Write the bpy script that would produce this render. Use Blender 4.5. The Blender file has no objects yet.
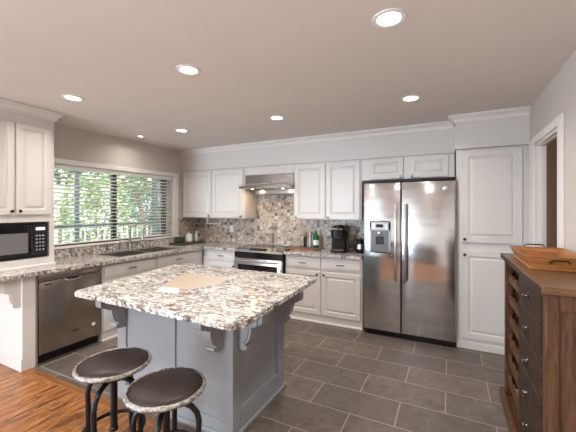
import bpy, bmesh, math, random
from mathutils import Matrix, Vector
random.seed(7)
PI = math.pi
SC = bpy.context.scene
COL = SC.collection

# ---------------------------------------------------------------- camera, world, sun, daylight fill, exposure
cam_data = bpy.data.cameras.new('camera')
cam = bpy.data.objects.new('camera', cam_data); COL.objects.link(cam)
cam_data.sensor_width = 36; cam_data.lens = 321.5 / 576 * 36
cam_data.shift_y = -7 / 576
cam_data.clip_start = 0.02; cam_data.clip_end = 200
cam.location = (0, 0, 1.46); cam.rotation_euler = (PI / 2, 0, math.atan2(162, 321.5))
SC.camera = cam

SC.view_settings.view_transform = 'Standard'
SC.view_settings.look = 'None'
SC.view_settings.gamma = 1
SC.view_settings.use_curve_mapping = False
SC.view_settings.exposure = EXPOSURE = 0.25

w = bpy.data.worlds.new('world'); SC.world = w; w.use_nodes = True
wn = w.node_tree.nodes; wl = w.node_tree.links
bg = wn['Background']; bg.inputs['Color'].default_value = (0.90, 0.96, 1.0, 1); bg.inputs['Strength'].default_value = 3.0

def add_light(name, kind, loc, rot, energy, color=(1, 1, 1), size=None, size_y=None, spread=None, parent=None):
    d = bpy.data.lights.new(name, kind); d.energy = energy; d.color = color
    if kind == 'AREA':
        if size_y: d.shape = 'RECTANGLE'; d.size = size; d.size_y = size_y
        else: d.shape = 'DISK'; d.size = size
        if spread: d.spread = spread
    if kind == 'SUN': d.angle = math.radians(3)
    o = bpy.data.objects.new(name, d); COL.objects.link(o); o.location = loc; o.rotation_euler = rot
    if parent: o.parent = parent
    return o
add_light('sun', 'SUN', (5, -4, 12), (math.radians(38), math.radians(28), 0), 6, (1, .96, .88))
# added fill lamps outside the unseen living-area windows behind the camera
add_light('window_daylight', 'AREA', (-3.36, -3.62, 1.25), (PI/2, 0, 0), 240, (.74, .87, 1.0), 1.05, 1.9)
add_light('window_daylight', 'AREA', (-4.17, -1.6, 1.3), (0, -PI/2, 0), 170, (.76, .88, 1.0), 1.8, 2.6)
CAN_POWER = 7.5
CAN_COLOR = (1.0, .93, .86)

# ---------------------------------------------------------------- helpers
class MB:
    def __init__(s): s.bm = bmesh.new(); s.M = None
    def _tf(s, vs):
        if s.M is not None: bmesh.ops.transform(s.bm, matrix=s.M, verts=vs)
    def box(s, x0, y0, z0, x1, y1, z1, bev=0, seg=1):
        vs = [s.bm.verts.new(p) for p in ((x0,y0,z0),(x1,y0,z0),(x1,y1,z0),(x0,y1,z0),(x0,y0,z1),(x1,y0,z1),(x1,y1,z1),(x0,y1,z1))]
        fs = [s.bm.faces.new([vs[i] for i in f]) for f in ((0,3,2,1),(4,5,6,7),(0,1,5,4),(1,2,6,5),(2,3,7,6),(3,0,4,7))]
        if bev:
            r = bmesh.ops.bevel(s.bm, geom=list({e for f in fs for e in f.edges}), offset=bev, segments=seg, affect='EDGES', profile=.5)
            vs = list({v for f in r['faces'] for v in f.verts} | {v for v in vs if v.is_valid})
        s._tf(vs); return s
    def prism(s, poly, a, b, axis='z'):
        """polygon extruded from a to b along axis; poly coords are the other two axes in order"""
        def P(u, v, t): return {'z': (u, v, t), 'y': (u, t, v), 'x': (t, u, v)}[axis]
        lo = [s.bm.verts.new(P(u, v, a)) for u, v in poly]; hi = [s.bm.verts.new(P(u, v, b)) for u, v in poly]
        n = len(poly); fs = [s.bm.faces.new(lo[::-1]), s.bm.faces.new(hi)]
        for i in range(n): fs.append(s.bm.faces.new((lo[i], lo[(i+1) % n], hi[(i+1) % n], hi[i])))
        bmesh.ops.recalc_face_normals(s.bm, faces=fs)
        s._tf(lo + hi); return s
    def tube(s, pts, r, n=8, closed=False, caps=True):
        pts = [Vector(p) for p in pts]; m = len(pts); rings = []
        rr = r if isinstance(r, (list, tuple)) else [r] * m
        ref = None
        for i, p in enumerate(pts):
            if closed: t = pts[(i+1) % m] - pts[i-1]
            else: t = pts[min(i+1, m-1)] - pts[max(i-1, 0)]
            t.normalize()
            if ref is None:
                ref = Vector((0, 0, 1)) if abs(t.z) < .9 else Vector((1, 0, 0))
            a = t.cross(ref).normalized(); b = t.cross(a).normalized(); ref = -b if True else ref
            ref = a.cross(t).normalized()
            rings.append([s.bm.verts.new(p + a * math.cos(2*PI*k/n) * rr[i] + ref * math.sin(2*PI*k/n) * rr[i]) for k in range(n)])
        fs = []
        for i in range(m if closed else m - 1):
            A, B = rings[i], rings[(i+1) % m]
            for k in range(n): fs.append(s.bm.faces.new((A[k], A[(k+1) % n], B[(k+1) % n], B[k])))
        if caps and not closed: fs += [s.bm.faces.new(rings[0]), s.bm.faces.new(rings[-1])]
        bmesh.ops.recalc_face_normals(s.bm, faces=fs)
        s._tf([v for R in rings for v in R]); return s
    def cyl(s, p0, p1, r, n=16, r1=None): return s.tube([p0, p1], [r, r if r1 is None else r1], n)
    def lathe(s, prof, c=(0, 0, 0), axis='z', n=20):
        """prof: list of (radius, height along axis)"""
        def P(r, h, a):
            u, v = r * math.cos(a), r * math.sin(a)
            p = {'z': (u, v, h), '-y': (u, -h, v), 'x': (h, u, v), 'y': (u, h, v)}[axis]
            return (p[0] + c[0], p[1] + c[1], p[2] + c[2])
        rings = []; allv = []
        for r, h in prof:
            if r < 1e-6: R = [s.bm.verts.new(P(0, h, 0))]
            else: R = [s.bm.verts.new(P(r, h, 2*PI*k/n)) for k in range(n)]
            rings.append(R); allv += R
        fs = []
        for A, B in zip(rings, rings[1:]):
            for k in range(n):
                q = [A[k % len(A)], A[(k+1) % len(A)], B[(k+1) % len(B)], B[k % len(B)]]
                u = []
                for v in q:
                    if v not in u: u.append(v)
                if len(u) > 2: fs.append(s.bm.faces.new(u))
        for R in (rings[0], rings[-1]):
            if len(R) > 2: fs.append(s.bm.faces.new(R))
        bmesh.ops.recalc_face_normals(s.bm, faces=fs)
        s._tf(allv); return s
    def panel(s, x0, z0, x1, z1, y=0, t=.02, loops=None, frame=.055):
        """a raised-panel door: back at y, front towards -y"""
        f = y - t
        if loops is None:
            loops = [(0, y), (0, f + .004), (.004, f), (frame, f), (frame + .007, f + .013), (frame + .016, f + .013), (frame + .036, f + .003)]
        R = []
        for d, yy in loops:
            R.append([s.bm.verts.new(p) for p in ((x0+d, yy, z0+d), (x1-d, yy, z0+d), (x1-d, yy, z1-d), (x0+d, yy, z1-d))])
        fs = []
        for A, B in zip(R, R[1:]):
            for k in range(4): fs.append(s.bm.faces.new((A[k], A[(k+1) % 4], B[(k+1) % 4], B[k])))
        fs += [s.bm.faces.new(R[0][::-1]), s.bm.faces.new(R[-1])]
        bmesh.ops.recalc_face_normals(s.bm, faces=fs)
        s._tf([v for r in R for v in r]); return s
    def raw(s, verts, faces):
        vs = [s.bm.verts.new(p) for p in verts]
        for f in faces: s.bm.faces.new([vs[i] for i in f])
        s._tf(vs); return s
    def build(s, name, mat, parent=None, label=None, smooth=True, loc=None, rotz=0, ang=32):
        me = bpy.data.meshes.new(name); s.bm.normal_update(); s.bm.to_mesh(me); s.bm.free()
        if smooth:
            me.polygons.foreach_set('use_smooth', [True] * len(me.polygons))
            me.set_sharp_from_angle(angle=math.radians(ang))
        me.materials.append(mat)
        o = bpy.data.objects.new(name, me); COL.objects.link(o)
        if parent: o.parent = parent
        if label: o['label'] = label
        if loc: o.location = loc
        o.rotation_euler.z = rotz
        return o

def thing(name, label, cat, loc=(0, 0, 0), rotz=0, group=None):
    o = bpy.data.objects.new(name, None); COL.objects.link(o); o.empty_display_size = .1
    o.location = loc; o.rotation_euler = (0, 0, rotz); o['label'] = label; o['category'] = cat
    if group: o['group'] = group
    return o
def tag(o, label, cat, group=None, kind=None):
    o['label'] = label; o['category'] = cat
    if group: o['group'] = group
    if kind: o['kind'] = kind
    return o
def struct(o):
    o['kind'] = 'structure'; return o
def copy_tree(o, parent=None):
    c = o.copy(); COL.objects.link(c); c.parent = parent
    for ch in list(o.children): copy_tree(ch, c)
    return c
def text_mesh(body, size, depth, mat, parent, name, loc, rot, label=None):
    cu = bpy.data.curves.new(name, 'FONT'); cu.body = body; cu.size = size; cu.extrude = depth; cu.align_x = 'CENTER'; cu.align_y = 'CENTER'
    t = bpy.data.objects.new(name, cu); COL.objects.link(t)
    dg = bpy.context.evaluated_depsgraph_get(); me = bpy.data.meshes.new_from_object(t.evaluated_get(dg))
    bpy.data.objects.remove(t); bpy.data.curves.remove(cu)
    me.materials.clear(); me.materials.append(mat)
    o = bpy.data.objects.new(name, me); COL.objects.link(o); o.location = loc; o.rotation_euler = rot; o.parent = parent
    if label: o['label'] = label
    return o

# ---------------------------------------------------------------- materials
class NT:
    def __init__(s, name):
        s.m = bpy.data.materials.new(name); s.m.use_nodes = True
        s.n = s.m.node_tree.nodes; s.l = s.m.node_tree.links; s.b = s.n['Principled BSDF']; s.out = s.n['Material Output']
    def add(s, t, **kw):
        nd = s.n.new(t)
        for k, v in kw.items():
            if k.startswith('i_'):
                key = k[2:]; key = int(key) if key.isdigit() else key.replace('_', ' ')
                nd.inputs[key].default_value = v
            else: setattr(nd, k, v)
        return nd
    def link(s, a, b): s.l.new(a, b)
    def math(s, op, a, b=None, c=None):
        nd = s.n.new('ShaderNodeMath'); nd.operation = op
        for i, v in enumerate((a, b, c)):
            if v is None: continue
            if hasattr(v, 'links'): s.l.new(v, nd.inputs[i])
            else: nd.inputs[i].default_value = v
        return nd.outputs[0]
    def mix(s, fac, a, b, blend='MIX'):
        nd = s.n.new('ShaderNodeMix'); nd.data_type = 'RGBA'; nd.blend_type = blend
        for i, v in ((0, fac), (6, a), (7, b)):
            if hasattr(v, 'links'): s.l.new(v, nd.inputs[i])
            else: nd.inputs[i].default_value = v if i == 0 else (*v, 1)
        return nd.outputs[2]
    def ramp(s, fac, stops, interp='LINEAR'):
        nd = s.n.new('ShaderNodeValToRGB'); cr = nd.color_ramp; cr.interpolation = interp
        while len(cr.elements) < len(stops): cr.elements.new(.5)
        for e, (p, c) in zip(cr.elements, stops):
            e.position = p; e.color = (*c, 1) if len(c) == 3 else c
        s.l.new(fac, nd.inputs[0]); return nd.outputs[0]
    def coord(s, scale=(1, 1, 1), rot=(0, 0, 0), loc=(0, 0, 0), kind='Object'):
        tc = s.n.new('ShaderNodeTexCoord'); mp = s.n.new('ShaderNodeMapping')
        mp.inputs['Scale'].default_value = scale; mp.inputs['Rotation'].default_value = rot; mp.inputs['Location'].default_value = loc
        s.l.new(tc.outputs[kind], mp.inputs[0]); return mp.outputs[0]
    def noise(s, vec, scale, detail=2, rough=.5, out=0, dist=0):
        nd = s.n.new('ShaderNodeTexNoise'); nd.inputs['Scale'].default_value = scale; nd.inputs['Detail'].default_value = detail
        nd.inputs['Roughness'].default_value = rough; nd.inputs['Distortion'].default_value = dist
        s.l.new(vec, nd.inputs['Vector']); return nd.outputs[out]
    def bump(s, h, strength=.2, dist=.01):
        nd = s.n.new('ShaderNodeBump'); nd.inputs['Strength'].default_value = strength; nd.inputs['Distance'].default_value = dist
        s.l.new(h, nd.inputs['Height']); s.l.new(nd.outputs[0], s.b.inputs['Normal'])
    def set(s, col=None, rough=None, metal=None, **kw):
        if col is not None:
            if hasattr(col, 'links'): s.l.new(col, s.b.inputs['Base Color'])
            else: s.b.inputs['Base Color'].default_value = (*col, 1)
        if rough is not None:
            if hasattr(rough, 'links'): s.l.new(rough, s.b.inputs['Roughness'])
            else: s.b.inputs['Roughness'].default_value = rough
        if metal is not None: s.b.inputs['Metallic'].default_value = metal
        for k, v in kw.items(): s.b.inputs[k.replace('_', ' ')].default_value = v
        return s.m
def paint(name, col, rough=.5, var=.03, scale=6, metal=0, bump=0, bscale=200):
    t = NT(name); v = t.coord(); n = t.noise(v, scale, 3)
    c = t.mix(n, tuple(x * (1 - var) for x in col), tuple(min(1, x * (1 + var)) for x in col))
    if bump: t.bump(t.noise(v, bscale, 2), bump, .002)
    return t.set(c, rough, metal)

M = {}
M['cabinet'] = paint('cabinet_paint', (.68, .655, .635), .36)
M['island'] = paint('island_paint', (.27, .285, .305), .42)
M['trim'] = paint('trim_paint', (.78, .75, .72), .4)
M['rear_wall'] = paint('rear_wall_paint', (.78, .78, .76), .8)
M['wall'] = paint('wall_paint', (.60, .545, .50), .85, .02, 2, bump=.15)
M['ceiling'] = paint('ceiling_paint', (.72, .665, .63), .9, .03, 3, bump=.4, bscale=120)
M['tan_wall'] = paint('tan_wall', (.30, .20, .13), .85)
M['black'] = paint('black_plastic', (.008, .008, .009), .35); M['black'].node_tree.nodes['Principled BSDF'].inputs['Specular IOR Level'].default_value = .3
M['black_gloss'] = paint('black_gloss', (.008, .008, .01), .08)
M['dark_metal'] = paint('dark_metal', (.022, .024, .03), .34, .2, 30, metal=.6)
M['bronze'] = paint('bronze_knob', (.035, .028, .025), .35, metal=.8)
M['nickel'] = paint('brushed_nickel', (.42, .39, .37), .28, metal=1)
M['pull'] = paint('dark_pull', (.16, .14, .13), .32, metal=1)
M['chrome'] = paint('chrome', (.85, .85, .86), .14, metal=1)
M['rubber'] = paint('rubber_grey', (.35, .34, .33), .6)
M['white'] = paint('white_plastic', (.82, .82, .80), .35)
M['blind'] = paint('blind_slat', (.86, .86, .84), .4)
M['bronze_frame'] = paint('window_frame_dark', (.018, .018, .02), .4)
M['ext_post'] = paint('exterior_post', (.03, .045, .055), .6)
M['ext_white'] = paint('exterior_white', (.85, .86, .86), .7)
M['green_glass'] = paint('green_bottle', (.004, .12, .03), .08)
M['clear'] = paint('cloudy_glass', (.62, .64, .62), .1)
M['tray_dark'] = paint('dark_tray', (.07, .05, .04), .4)
M['sofa'] = paint('sofa_fabric', (.045, .04, .04), .9)
M['cloth_green'] = paint('sponge_green', (.035, .055, .028), .9)
M['copper'] = paint('copper_pull', (.50, .28, .14), .3, metal=1)

def glass():
    t = NT('window_glass'); tr = t.add('ShaderNodeBsdfTransparent'); gl = t.add('ShaderNodeBsdfGlossy'); gl.inputs['Roughness'].default_value = .02
    fr = t.add('ShaderNodeFresnel'); mx = t.add('ShaderNodeMixShader')
    t.link(fr.outputs[0], mx.inputs[0]); t.link(tr.outputs[0], mx.inputs[1]); t.link(gl.outputs[0], mx.inputs[2]); t.link(mx.outputs[0], t.out.inputs[0])
    return t.m
M['glass'] = glass()
def emit(name, col, s):
    t = NT(name); return t.set((1, 1, 1), .5, Emission_Color=(*col, 1), Emission_Strength=s)
M['lamp'] = emit('lamp_lens', (1, .93, .84), 7)
M['hood_lamp'] = emit('hood_lamp', (1, .8, .55), 6)
M['display'] = emit('display_glow', (.25, .5, .6), .25)

def steel(name, col=(.56, .56, .57), rough=.2, wave=0, dirn=(1, 1, 60)):
    t = NT(name); v = t.coord(dirn)
    n = t.noise(v, 40, 3)
    r = t.math('ADD', t.math('MULTIPLY', n, .10), rough - .05)
    c = t.mix(n, tuple(x * .93 for x in col), col)
    if wave:
        v2 = t.coord((.9, .9, 3.2)); h = t.noise(v2, 2.1, 1, .4, dist=.3)
        t.bump(h, wave, .05)
    return t.set(c, r, 1)
M['steel'] = steel('stainless_steel', rough=.3)
M['fridge_steel'] = steel('fridge_door_steel', (.70, .70, .71), .17, .10, (60, 60, 1))
M['dw_steel'] = steel('dishwasher_steel', (.47, .40, .34), .24, .08, (1, 1, 60))
M['hood_steel'] = steel('hood_steel', (.55, .53, .50), .2, .05)
M['sink_steel'] = steel('sink_steel', (.50, .48, .46), .3, 0)

def granite(name, patch=False):
    t = NT(name); v = t.coord()
    n1 = t.noise(v, 5, 4, .6, dist=.8); n2 = t.noise(v, 34, 4, .65); n3 = t.noise(t.coord((.75, 1.5, 1), rot=(0, 0, .45), loc=(3, 5, 1)), 19, 4, .65, dist=1.0)
    n4 = t.noise(t.coord((1, 1, 1), loc=(9, 1, 4)), 70, 2, .6)
    base = t.ramp(n1, [(.32, (.33, .26, .21)), (.42, (.48, .43, .38)), (.55, (.60, .57, .54)), (.72, (.42, .39, .37))])
    vo = t.add('ShaderNodeTexVoronoi', feature='F1'); vo.inputs['Scale'].default_value = 38; t.link(t.coord((.8, 1.25, 1), rot=(0, 0, .4)), vo.inputs['Vector'])
    sep = t.add('ShaderNodeSeparateColor'); t.link(vo.outputs['Color'], sep.inputs[0])
    cry = t.ramp(sep.outputs[0], [(0, (.13, .10, .085)), (.15, (.36, .32, .29)), (.34, (.62, .60, .58)), (.64, (.84, .82, .81)), (.86, (.42, .32, .24))], 'CONSTANT')
    c = t.mix(.5, base, cry)
    big = t.noise(t.coord((1, 1, 1), loc=(7, 2, 0)), 4.5, 2, .5, dist=.5)
    dm = t.ramp(t.math('ADD', n3, t.math('MULTIPLY', t.math('SUBTRACT', big, .5), .35)), [(.53, (0, 0, 0)), (.575, (1, 1, 1))])
    c = t.mix(t.math('MULTIPLY', dm, .82), c, (.085, .066, .056))
    wm = t.ramp(n2, [(.55, (0, 0, 0)), (.62, (1, 1, 1))])
    c = t.mix(t.math('MULTIPLY', wm, .7), c, (.82, .80, .79))
    km = t.ramp(n4, [(.58, (0, 0, 0)), (.64, (1, 1, 1))])
    c = t.mix(t.math('MULTIPLY', km, .9), c, (.03, .025, .025))
    if patch:   # the smooth tan patch in the island slab and the white one beside it
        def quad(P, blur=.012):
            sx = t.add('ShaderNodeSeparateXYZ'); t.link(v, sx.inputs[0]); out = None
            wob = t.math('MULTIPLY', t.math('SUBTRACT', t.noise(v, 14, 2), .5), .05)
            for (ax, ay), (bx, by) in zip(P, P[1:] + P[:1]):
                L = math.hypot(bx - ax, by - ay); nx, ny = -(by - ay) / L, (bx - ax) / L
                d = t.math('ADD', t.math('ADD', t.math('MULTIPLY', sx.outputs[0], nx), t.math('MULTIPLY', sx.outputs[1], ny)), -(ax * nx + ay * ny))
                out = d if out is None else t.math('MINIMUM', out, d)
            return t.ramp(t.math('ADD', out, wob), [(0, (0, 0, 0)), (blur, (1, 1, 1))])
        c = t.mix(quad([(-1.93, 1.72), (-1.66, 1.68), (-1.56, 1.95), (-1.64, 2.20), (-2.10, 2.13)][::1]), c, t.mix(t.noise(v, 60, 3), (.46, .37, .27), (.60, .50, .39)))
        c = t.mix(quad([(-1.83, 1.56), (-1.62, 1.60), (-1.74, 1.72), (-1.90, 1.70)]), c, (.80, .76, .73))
    t.bump(n4, .05, .002)
    return t.set(c, .16)
M['granite'] = granite('granite_speckled')
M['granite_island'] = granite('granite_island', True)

def rows_tile():
    t = NT('slate_floor_tile'); v = t.coord(); s = t.add('ShaderNodeSeparateXYZ'); t.link(v, s.inputs[0])
    PX, PY = .61, .3075; X0, Y0 = -1.25, 2.555
    yy = t.math('DIVIDE', t.math('SUBTRACT', s.outputs[1], Y0), PY); row = t.math('FLOOR', yy)
    off = t.math('MULTIPLY', t.math('FLOORED_MODULO', row, 2.0), .5)
    xx = t.math('ADD', t.math('DIVIDE', t.math('SUBTRACT', s.outputs[0], X0), PX), off); col = t.math('FLOOR', xx)
    fx = t.math('SUBTRACT', xx, col); fy = t.math('SUBTRACT', yy, row)
    dx = t.math('MULTIPLY', t.math('MINIMUM', fx, t.math('SUBTRACT', 1.0, fx)), PX)
    dy = t.math('MULTIPLY', t.math('MINIMUM', fy, t.math('SUBTRACT', 1.0, fy)), PY)
    d = t.math('MINIMUM', dx, dy)
    g = t.ramp(d, [(.0026, (1, 1, 1)), (.0042, (0, 0, 0))])
    cmb = t.add('ShaderNodeCombineXYZ'); t.link(row, cmb.inputs[0]); t.link(col, cmb.inputs[1])
    wn_ = t.add('ShaderNodeTexWhiteNoise'); t.link(cmb.outputs[0], wn_.inputs['Vector'])
    vadd = t.add('ShaderNodeVectorMath', operation='ADD'); t.link(v, vadd.inputs[0])
    sc = t.add('ShaderNodeVectorMath', operation='SCALE'); t.link(wn_.outputs['Color'], sc.inputs[0]); sc.inputs['Scale'].default_value = 9; t.link(sc.outputs[0], vadd.inputs[1])
    n1 = t.noise(vadd.outputs[0], 9, 7, .72, dist=1.2); n2 = t.noise(vadd.outputs[0], 45, 4, .7)
    base = t.ramp(n1, [(.32, (.052, .041, .034)), (.48, (.118, .095, .078)), (.60, (.168, .136, .112)), (.75, (.25, .21, .175))])
    base = t.mix(t.math('MULTIPLY', n2, .35), base, (.23, .19, .16))
    base = t.mix(t.math('MULTIPLY', wn_.outputs['Value'], .65), base, (.085, .070, .060))
    c = t.mix(g, base, (.40, .36, .32))
    h = t.math('SUBTRACT', t.math('MULTIPLY', n1, .4), g)
    t.bump(h, .35, .003)
    return t.set(c, t.math('ADD', t.math('MULTIPLY', n2, .25), .30))
M['tile'] = rows_tile()

def oak_floor():
    t = NT('oak_floor'); v = t.coord(); s = t.add('ShaderNodeSeparateXYZ'); t.link(v, s.inputs[0])
    W, L = .083, 1.15
    cx = t.math('DIVIDE', s.outputs[0], W); col = t.math('FLOOR', cx)
    w1 = t.add('ShaderNodeTexWhiteNoise', noise_dimensions='1D'); t.link(col, w1.inputs['W'])
    yy = t.math('ADD', t.math('DIVIDE', s.outputs[1], L), t.math('MULTIPLY', w1.outputs['Value'], 7.0)); row = t.math('FLOOR', yy)
    cmb = t.add('ShaderNodeCombineXYZ'); t.link(col, cmb.inputs[0]); t.link(row, cmb.inputs[1])
    w2 = t.add('ShaderNodeTexWhiteNoise'); t.link(cmb.outputs[0], w2.inputs['Vector'])
    fx = t.math('SUBTRACT', cx, col); fy = t.math('SUBTRACT', yy, row)
    d = t.math('MINIMUM', t.math('MULTIPLY', t.math('MINIMUM', fx, t.math('SUBTRACT', 1.0, fx)), W), t.math('MULTIPLY', t.math('MINIMUM', fy, t.math('SUBTRACT', 1.0, fy)), L))
    gap = t.ramp(d, [(.0006, (1, 1, 1)), (.0016, (0, 0, 0))])
    sc = t.add('ShaderNodeVectorMath', operation='SCALE'); t.link(w2.outputs['Color'], sc.inputs[0]); sc.inputs['Scale'].default_value = 11
    ad = t.add('ShaderNodeVectorMath', operation='ADD'); t.link(v, ad.inputs[0]); t.link(sc.outputs[0], ad.inputs[1])
    mp = t.add('ShaderNodeMapping'); mp.inputs['Scale'].default_value = (9, 1.1, 1); t.link(ad.outputs[0], mp.inputs[0])
    g1 = t.noise(mp.outputs[0], 2.6, 4, .62, dist=1.4)
    mp2 = t.add('ShaderNodeMapping'); mp2.inputs['Scale'].default_value = (26, 2.6, 1); t.link(ad.outputs[0], mp2.inputs[0])
    g2 = t.noise(mp2.outputs[0], 2.2, 3, .6)
    ring = t.math('ABSOLUTE', t.math('SINE', t.math('MULTIPLY', g1, 15.0)))
    c = t.ramp(g1, [(.3, (.27, .095, .024)), (.5, (.40, .165, .048)), (.7, (.52, .25, .09))])
    c = t.mix(t.math('MULTIPLY', t.ramp(ring, [(.0, (1, 1, 1)), (.50, (0, 0, 0))]), .88), c, (.085, .024, .007))
    c = t.mix(t.math('MULTIPLY', t.ramp(g2, [(.49, (0, 0, 0)), (.56, (1, 1, 1))]), .85), c, (.075, .024, .008))
    c = t.mix(t.math('MULTIPLY', w2.outputs['Value'], .35), c, (.34, .12, .03))
    c = t.mix(gap, c, (.03, .012, .005))
    t.bump(g2, .05, .002)
    return t.set(c, .3)
M['oak'] = oak_floor()

def wood(name, a, b, c_, axis='z', rough=.42, sc=1.0, spec=.5):
    t = NT(name); k = {'x': (1, 9, 9), 'y': (9, 1, 9), 'z': (9, 9, 1)}[axis]
    v = t.coord(tuple(q * sc for q in k)); n = t.noise(v, 3.2, 5, .65, dist=1.0); n2 = t.noise(t.coord(), 4, 3)
    col = t.ramp(n, [(.3, a), (.5, b), (.68, c_)]); col = t.mix(t.math('MULTIPLY', n2, .5), col, a)
    t.bump(n, .1, .002)
    n3 = t.noise(t.coord(tuple(q * sc * 3 for q in k)), 5, 4, .7)
    col = t.mix(t.math('MULTIPLY', t.ramp(n3, [(.5, (0, 0, 0)), (.66, (1, 1, 1))]), .5), col, tuple(x * .45 for x in a))
    return t.set(col, rough, Specular_IOR_Level=spec)
M['walnut'] = wood('side_wood_brown', (.050, .020, .009), (.115, .052, .023), (.21, .108, .055), 'z', .5, spec=.35)
M['walnut_top'] = wood('side_wood_top', (.085, .036, .014), (.16, .074, .032), (.25, .13, .066), 'y', .35)
M['char_wood'] = wood('charcoal_wood', (.018, .010, .006), (.045, .025, .015), (.10, .060, .038), 'y', .6, spec=.2)
M['tray_wood'] = wood('tray_wood', (.28, .10, .03), (.46, .19, .06), (.62, .30, .11), 'x', .32)
M['board_wood'] = wood('board_wood', (.16, .06, .03), (.28, .12, .06), (.38, .18, .09), 'x', .4)

def mosaic():
    t = NT('mosaic_backsplash'); tc = t.add('ShaderNodeTexCoord'); s = t.add('ShaderNodeSeparateXYZ'); t.link(tc.outputs['Object'], s.inputs[0])
    U = t.math('DIVIDE', t.math('ADD', s.outputs[0], s.outputs[1]), .027); V = t.math('DIVIDE', s.outputs[2], .027)
    def cell(k, seed):
        u = t.math('DIVIDE', U, k) if k != 1 else U; v = t.math('DIVIDE', V, k) if k != 1 else V
        fu, fv = t.math('FLOOR', u), t.math('FLOOR', v); c = t.add('ShaderNodeCombineXYZ'); t.link(fu, c.inputs[0]); t.link(fv, c.inputs[1]); c.inputs[2].default_value = seed
        wn_ = t.add('ShaderNodeTexWhiteNoise'); t.link(c.outputs[0], wn_.inputs['Vector'])
        a, b = t.math('SUBTRACT', u, fu), t.math('SUBTRACT', v, fv)
        d = t.math('MULTIPLY', t.math('MINIMUM', t.math('MINIMUM', a, t.math('SUBTRACT', 1.0, a)), t.math('MINIMUM', b, t.math('SUBTRACT', 1.0, b))), k)
        return wn_.outputs['Value'], d
    v1, d1 = cell(1.0, 1); v2, d2 = cell(2.0, 5); pick, _ = cell(2.0, 9)
    sel = t.math('GREATER_THAN', pick, .55)
    val = t.math('ADD', t.math('MULTIPLY', v2, sel), t.math('MULTIPLY', v1, t.math('SUBTRACT', 1.0, sel)))
    d = t.math('ADD', t.math('MULTIPLY', d2, sel), t.math('MULTIPLY', d1, t.math('SUBTRACT', 1.0, sel)))
    col = t.ramp(val, [(0, (.10, .068, .05)), (.12, (.28, .21, .165)), (.26, (.44, .365, .30)), (.44, (.54, .455, .385)), (.58, (.38, .275, .205)), (.70, (.64, .57, .50)), (.84, (.34, .31, .285)), (.94, (.20, .145, .11))], 'CONSTANT')
    n = t.noise(tc.outputs['Object'], 60, 3); col = t.mix(t.math('MULTIPLY', n, .3), col, (.60, .54, .48))
    g = t.math('LESS_THAN', d, .06); col = t.mix(g, col, (.50, .45, .40))
    t.bump(t.math('SUBTRACT', 1.0, g), .3, .003)
    return t.set(col, .35)
M['mosaic'] = mosaic()

def leather():
    t = NT('dark_leather'); v = t.coord(); n = t.noise(v, 9, 4); n2 = t.noise(v, 160, 2)
    t.bump(n2, .12, .002); return t.set(t.mix(n, (.008, .006, .005), (.030, .018, .013)), t.math('ADD', t.math('MULTIPLY', n, .25), .25), Specular_IOR_Level=.3)
M['leather'] = leather()
def worn_rim():
    t = NT('worn_silver_rim'); v = t.coord(); n = t.noise(v, 38, 4, .7, dist=1.5)
    c = t.ramp(n, [(.36, (.05, .035, .03)), (.47, (.20, .18, .165)), (.64, (.44, .43, .42))]); t.bump(n, .4, .004)
    return t.set(c, .4, .45)
M['rim'] = worn_rim()
def leafy(name, a, b, c_):
    t = NT(name); oi = t.add('ShaderNodeNewGeometry'); v = t.coord(); n = t.noise(v, 9, 2)
    r = t.math('MULTIPLY', t.math('ADD', oi.outputs['Random Per Island'], n), .5)
    return t.set(t.ramp(r, [(.25, a), (.5, b), (.75, c_)]), .6)
M['leaf_light'] = leafy('leaf_light', (.05, .12, .04), (.22, .34, .13), (.52, .60, .36))
M['leaf_dark'] = leafy('leaf_dark', (.015, .05, .025), (.06, .15, .07), (.20, .32, .18))
M['leaf_teal'] = leafy('leaf_teal', (.04, .14, .09), (.10, .26, .17), (.26, .42, .30))
M['bark'] = paint('bark', (.17, .12, .09), .9, .4, 12)
M['grass'] = paint('lawn', (.14, .22, .08), .95, .4, 4)
# ---------------------------------------------------------------- the room
WX, RX, BY, UY, CZ, CT = -4.05, .69, 4.40, 4.06, 2.44, .89
WY0, WY1, WZ0, WZ1 = 1.96, 3.87, 1.025, 1.99      # kitchen window
struct(MB().box(-4.2, 1.58, -.1, 2.4, 5.2, 0).build('floor', M['tile'], smooth=False))
struct(MB().box(-4.2, -3.65, -.1, .85, 1.52, 0).build('floor', M['oak'], smooth=False))
struct(MB().box(-4.05, 1.52, -.1, .69, 1.58, .006, .004).build('trim_1', wood('threshold_oak', (.18, .065, .02), (.28, .11, .035), (.36, .16, .055), 'x', .3)))
struct(MB().box(-4.2, -3.65, CZ, 2.4, 5.2, CZ + .12).build('ceiling', M['ceiling'], smooth=False))
b = MB(); b.box(-4.2, -3.65, 0, WX, -2.95, CZ); b.box(-4.2, -.25, 0, WX, WY0, CZ); b.box(-4.2, -2.95, 0, WX, -.25, .35); b.box(-4.2, -2.95, 2.25, WX, -.25, CZ); b.box(-4.2, WY1, 0, WX, 4.55, CZ); b.box(-4.2, WY0, 0, WX, WY1, WZ0); b.box(-4.2, WY0, WZ1, WX, WY1, CZ)
struct(b.build('wall_left', M['wall'], smooth=False))
struct(MB().box(WX, BY, 0, .81, BY + .15, CZ).build('wall_back', M['wall'], smooth=False))
DY0, DY1, DZ = 2.865, 3.58, 2.045
b = MB(); b.box(RX, -3.5, 0, RX + .065, DY0, CZ); b.box(RX, DY1, 0, RX + .065, BY, CZ); b.box(RX, DY0, DZ, RX + .065, DY1, CZ)
struct(b.build('wall_right', M['wall'], smooth=False))
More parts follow.
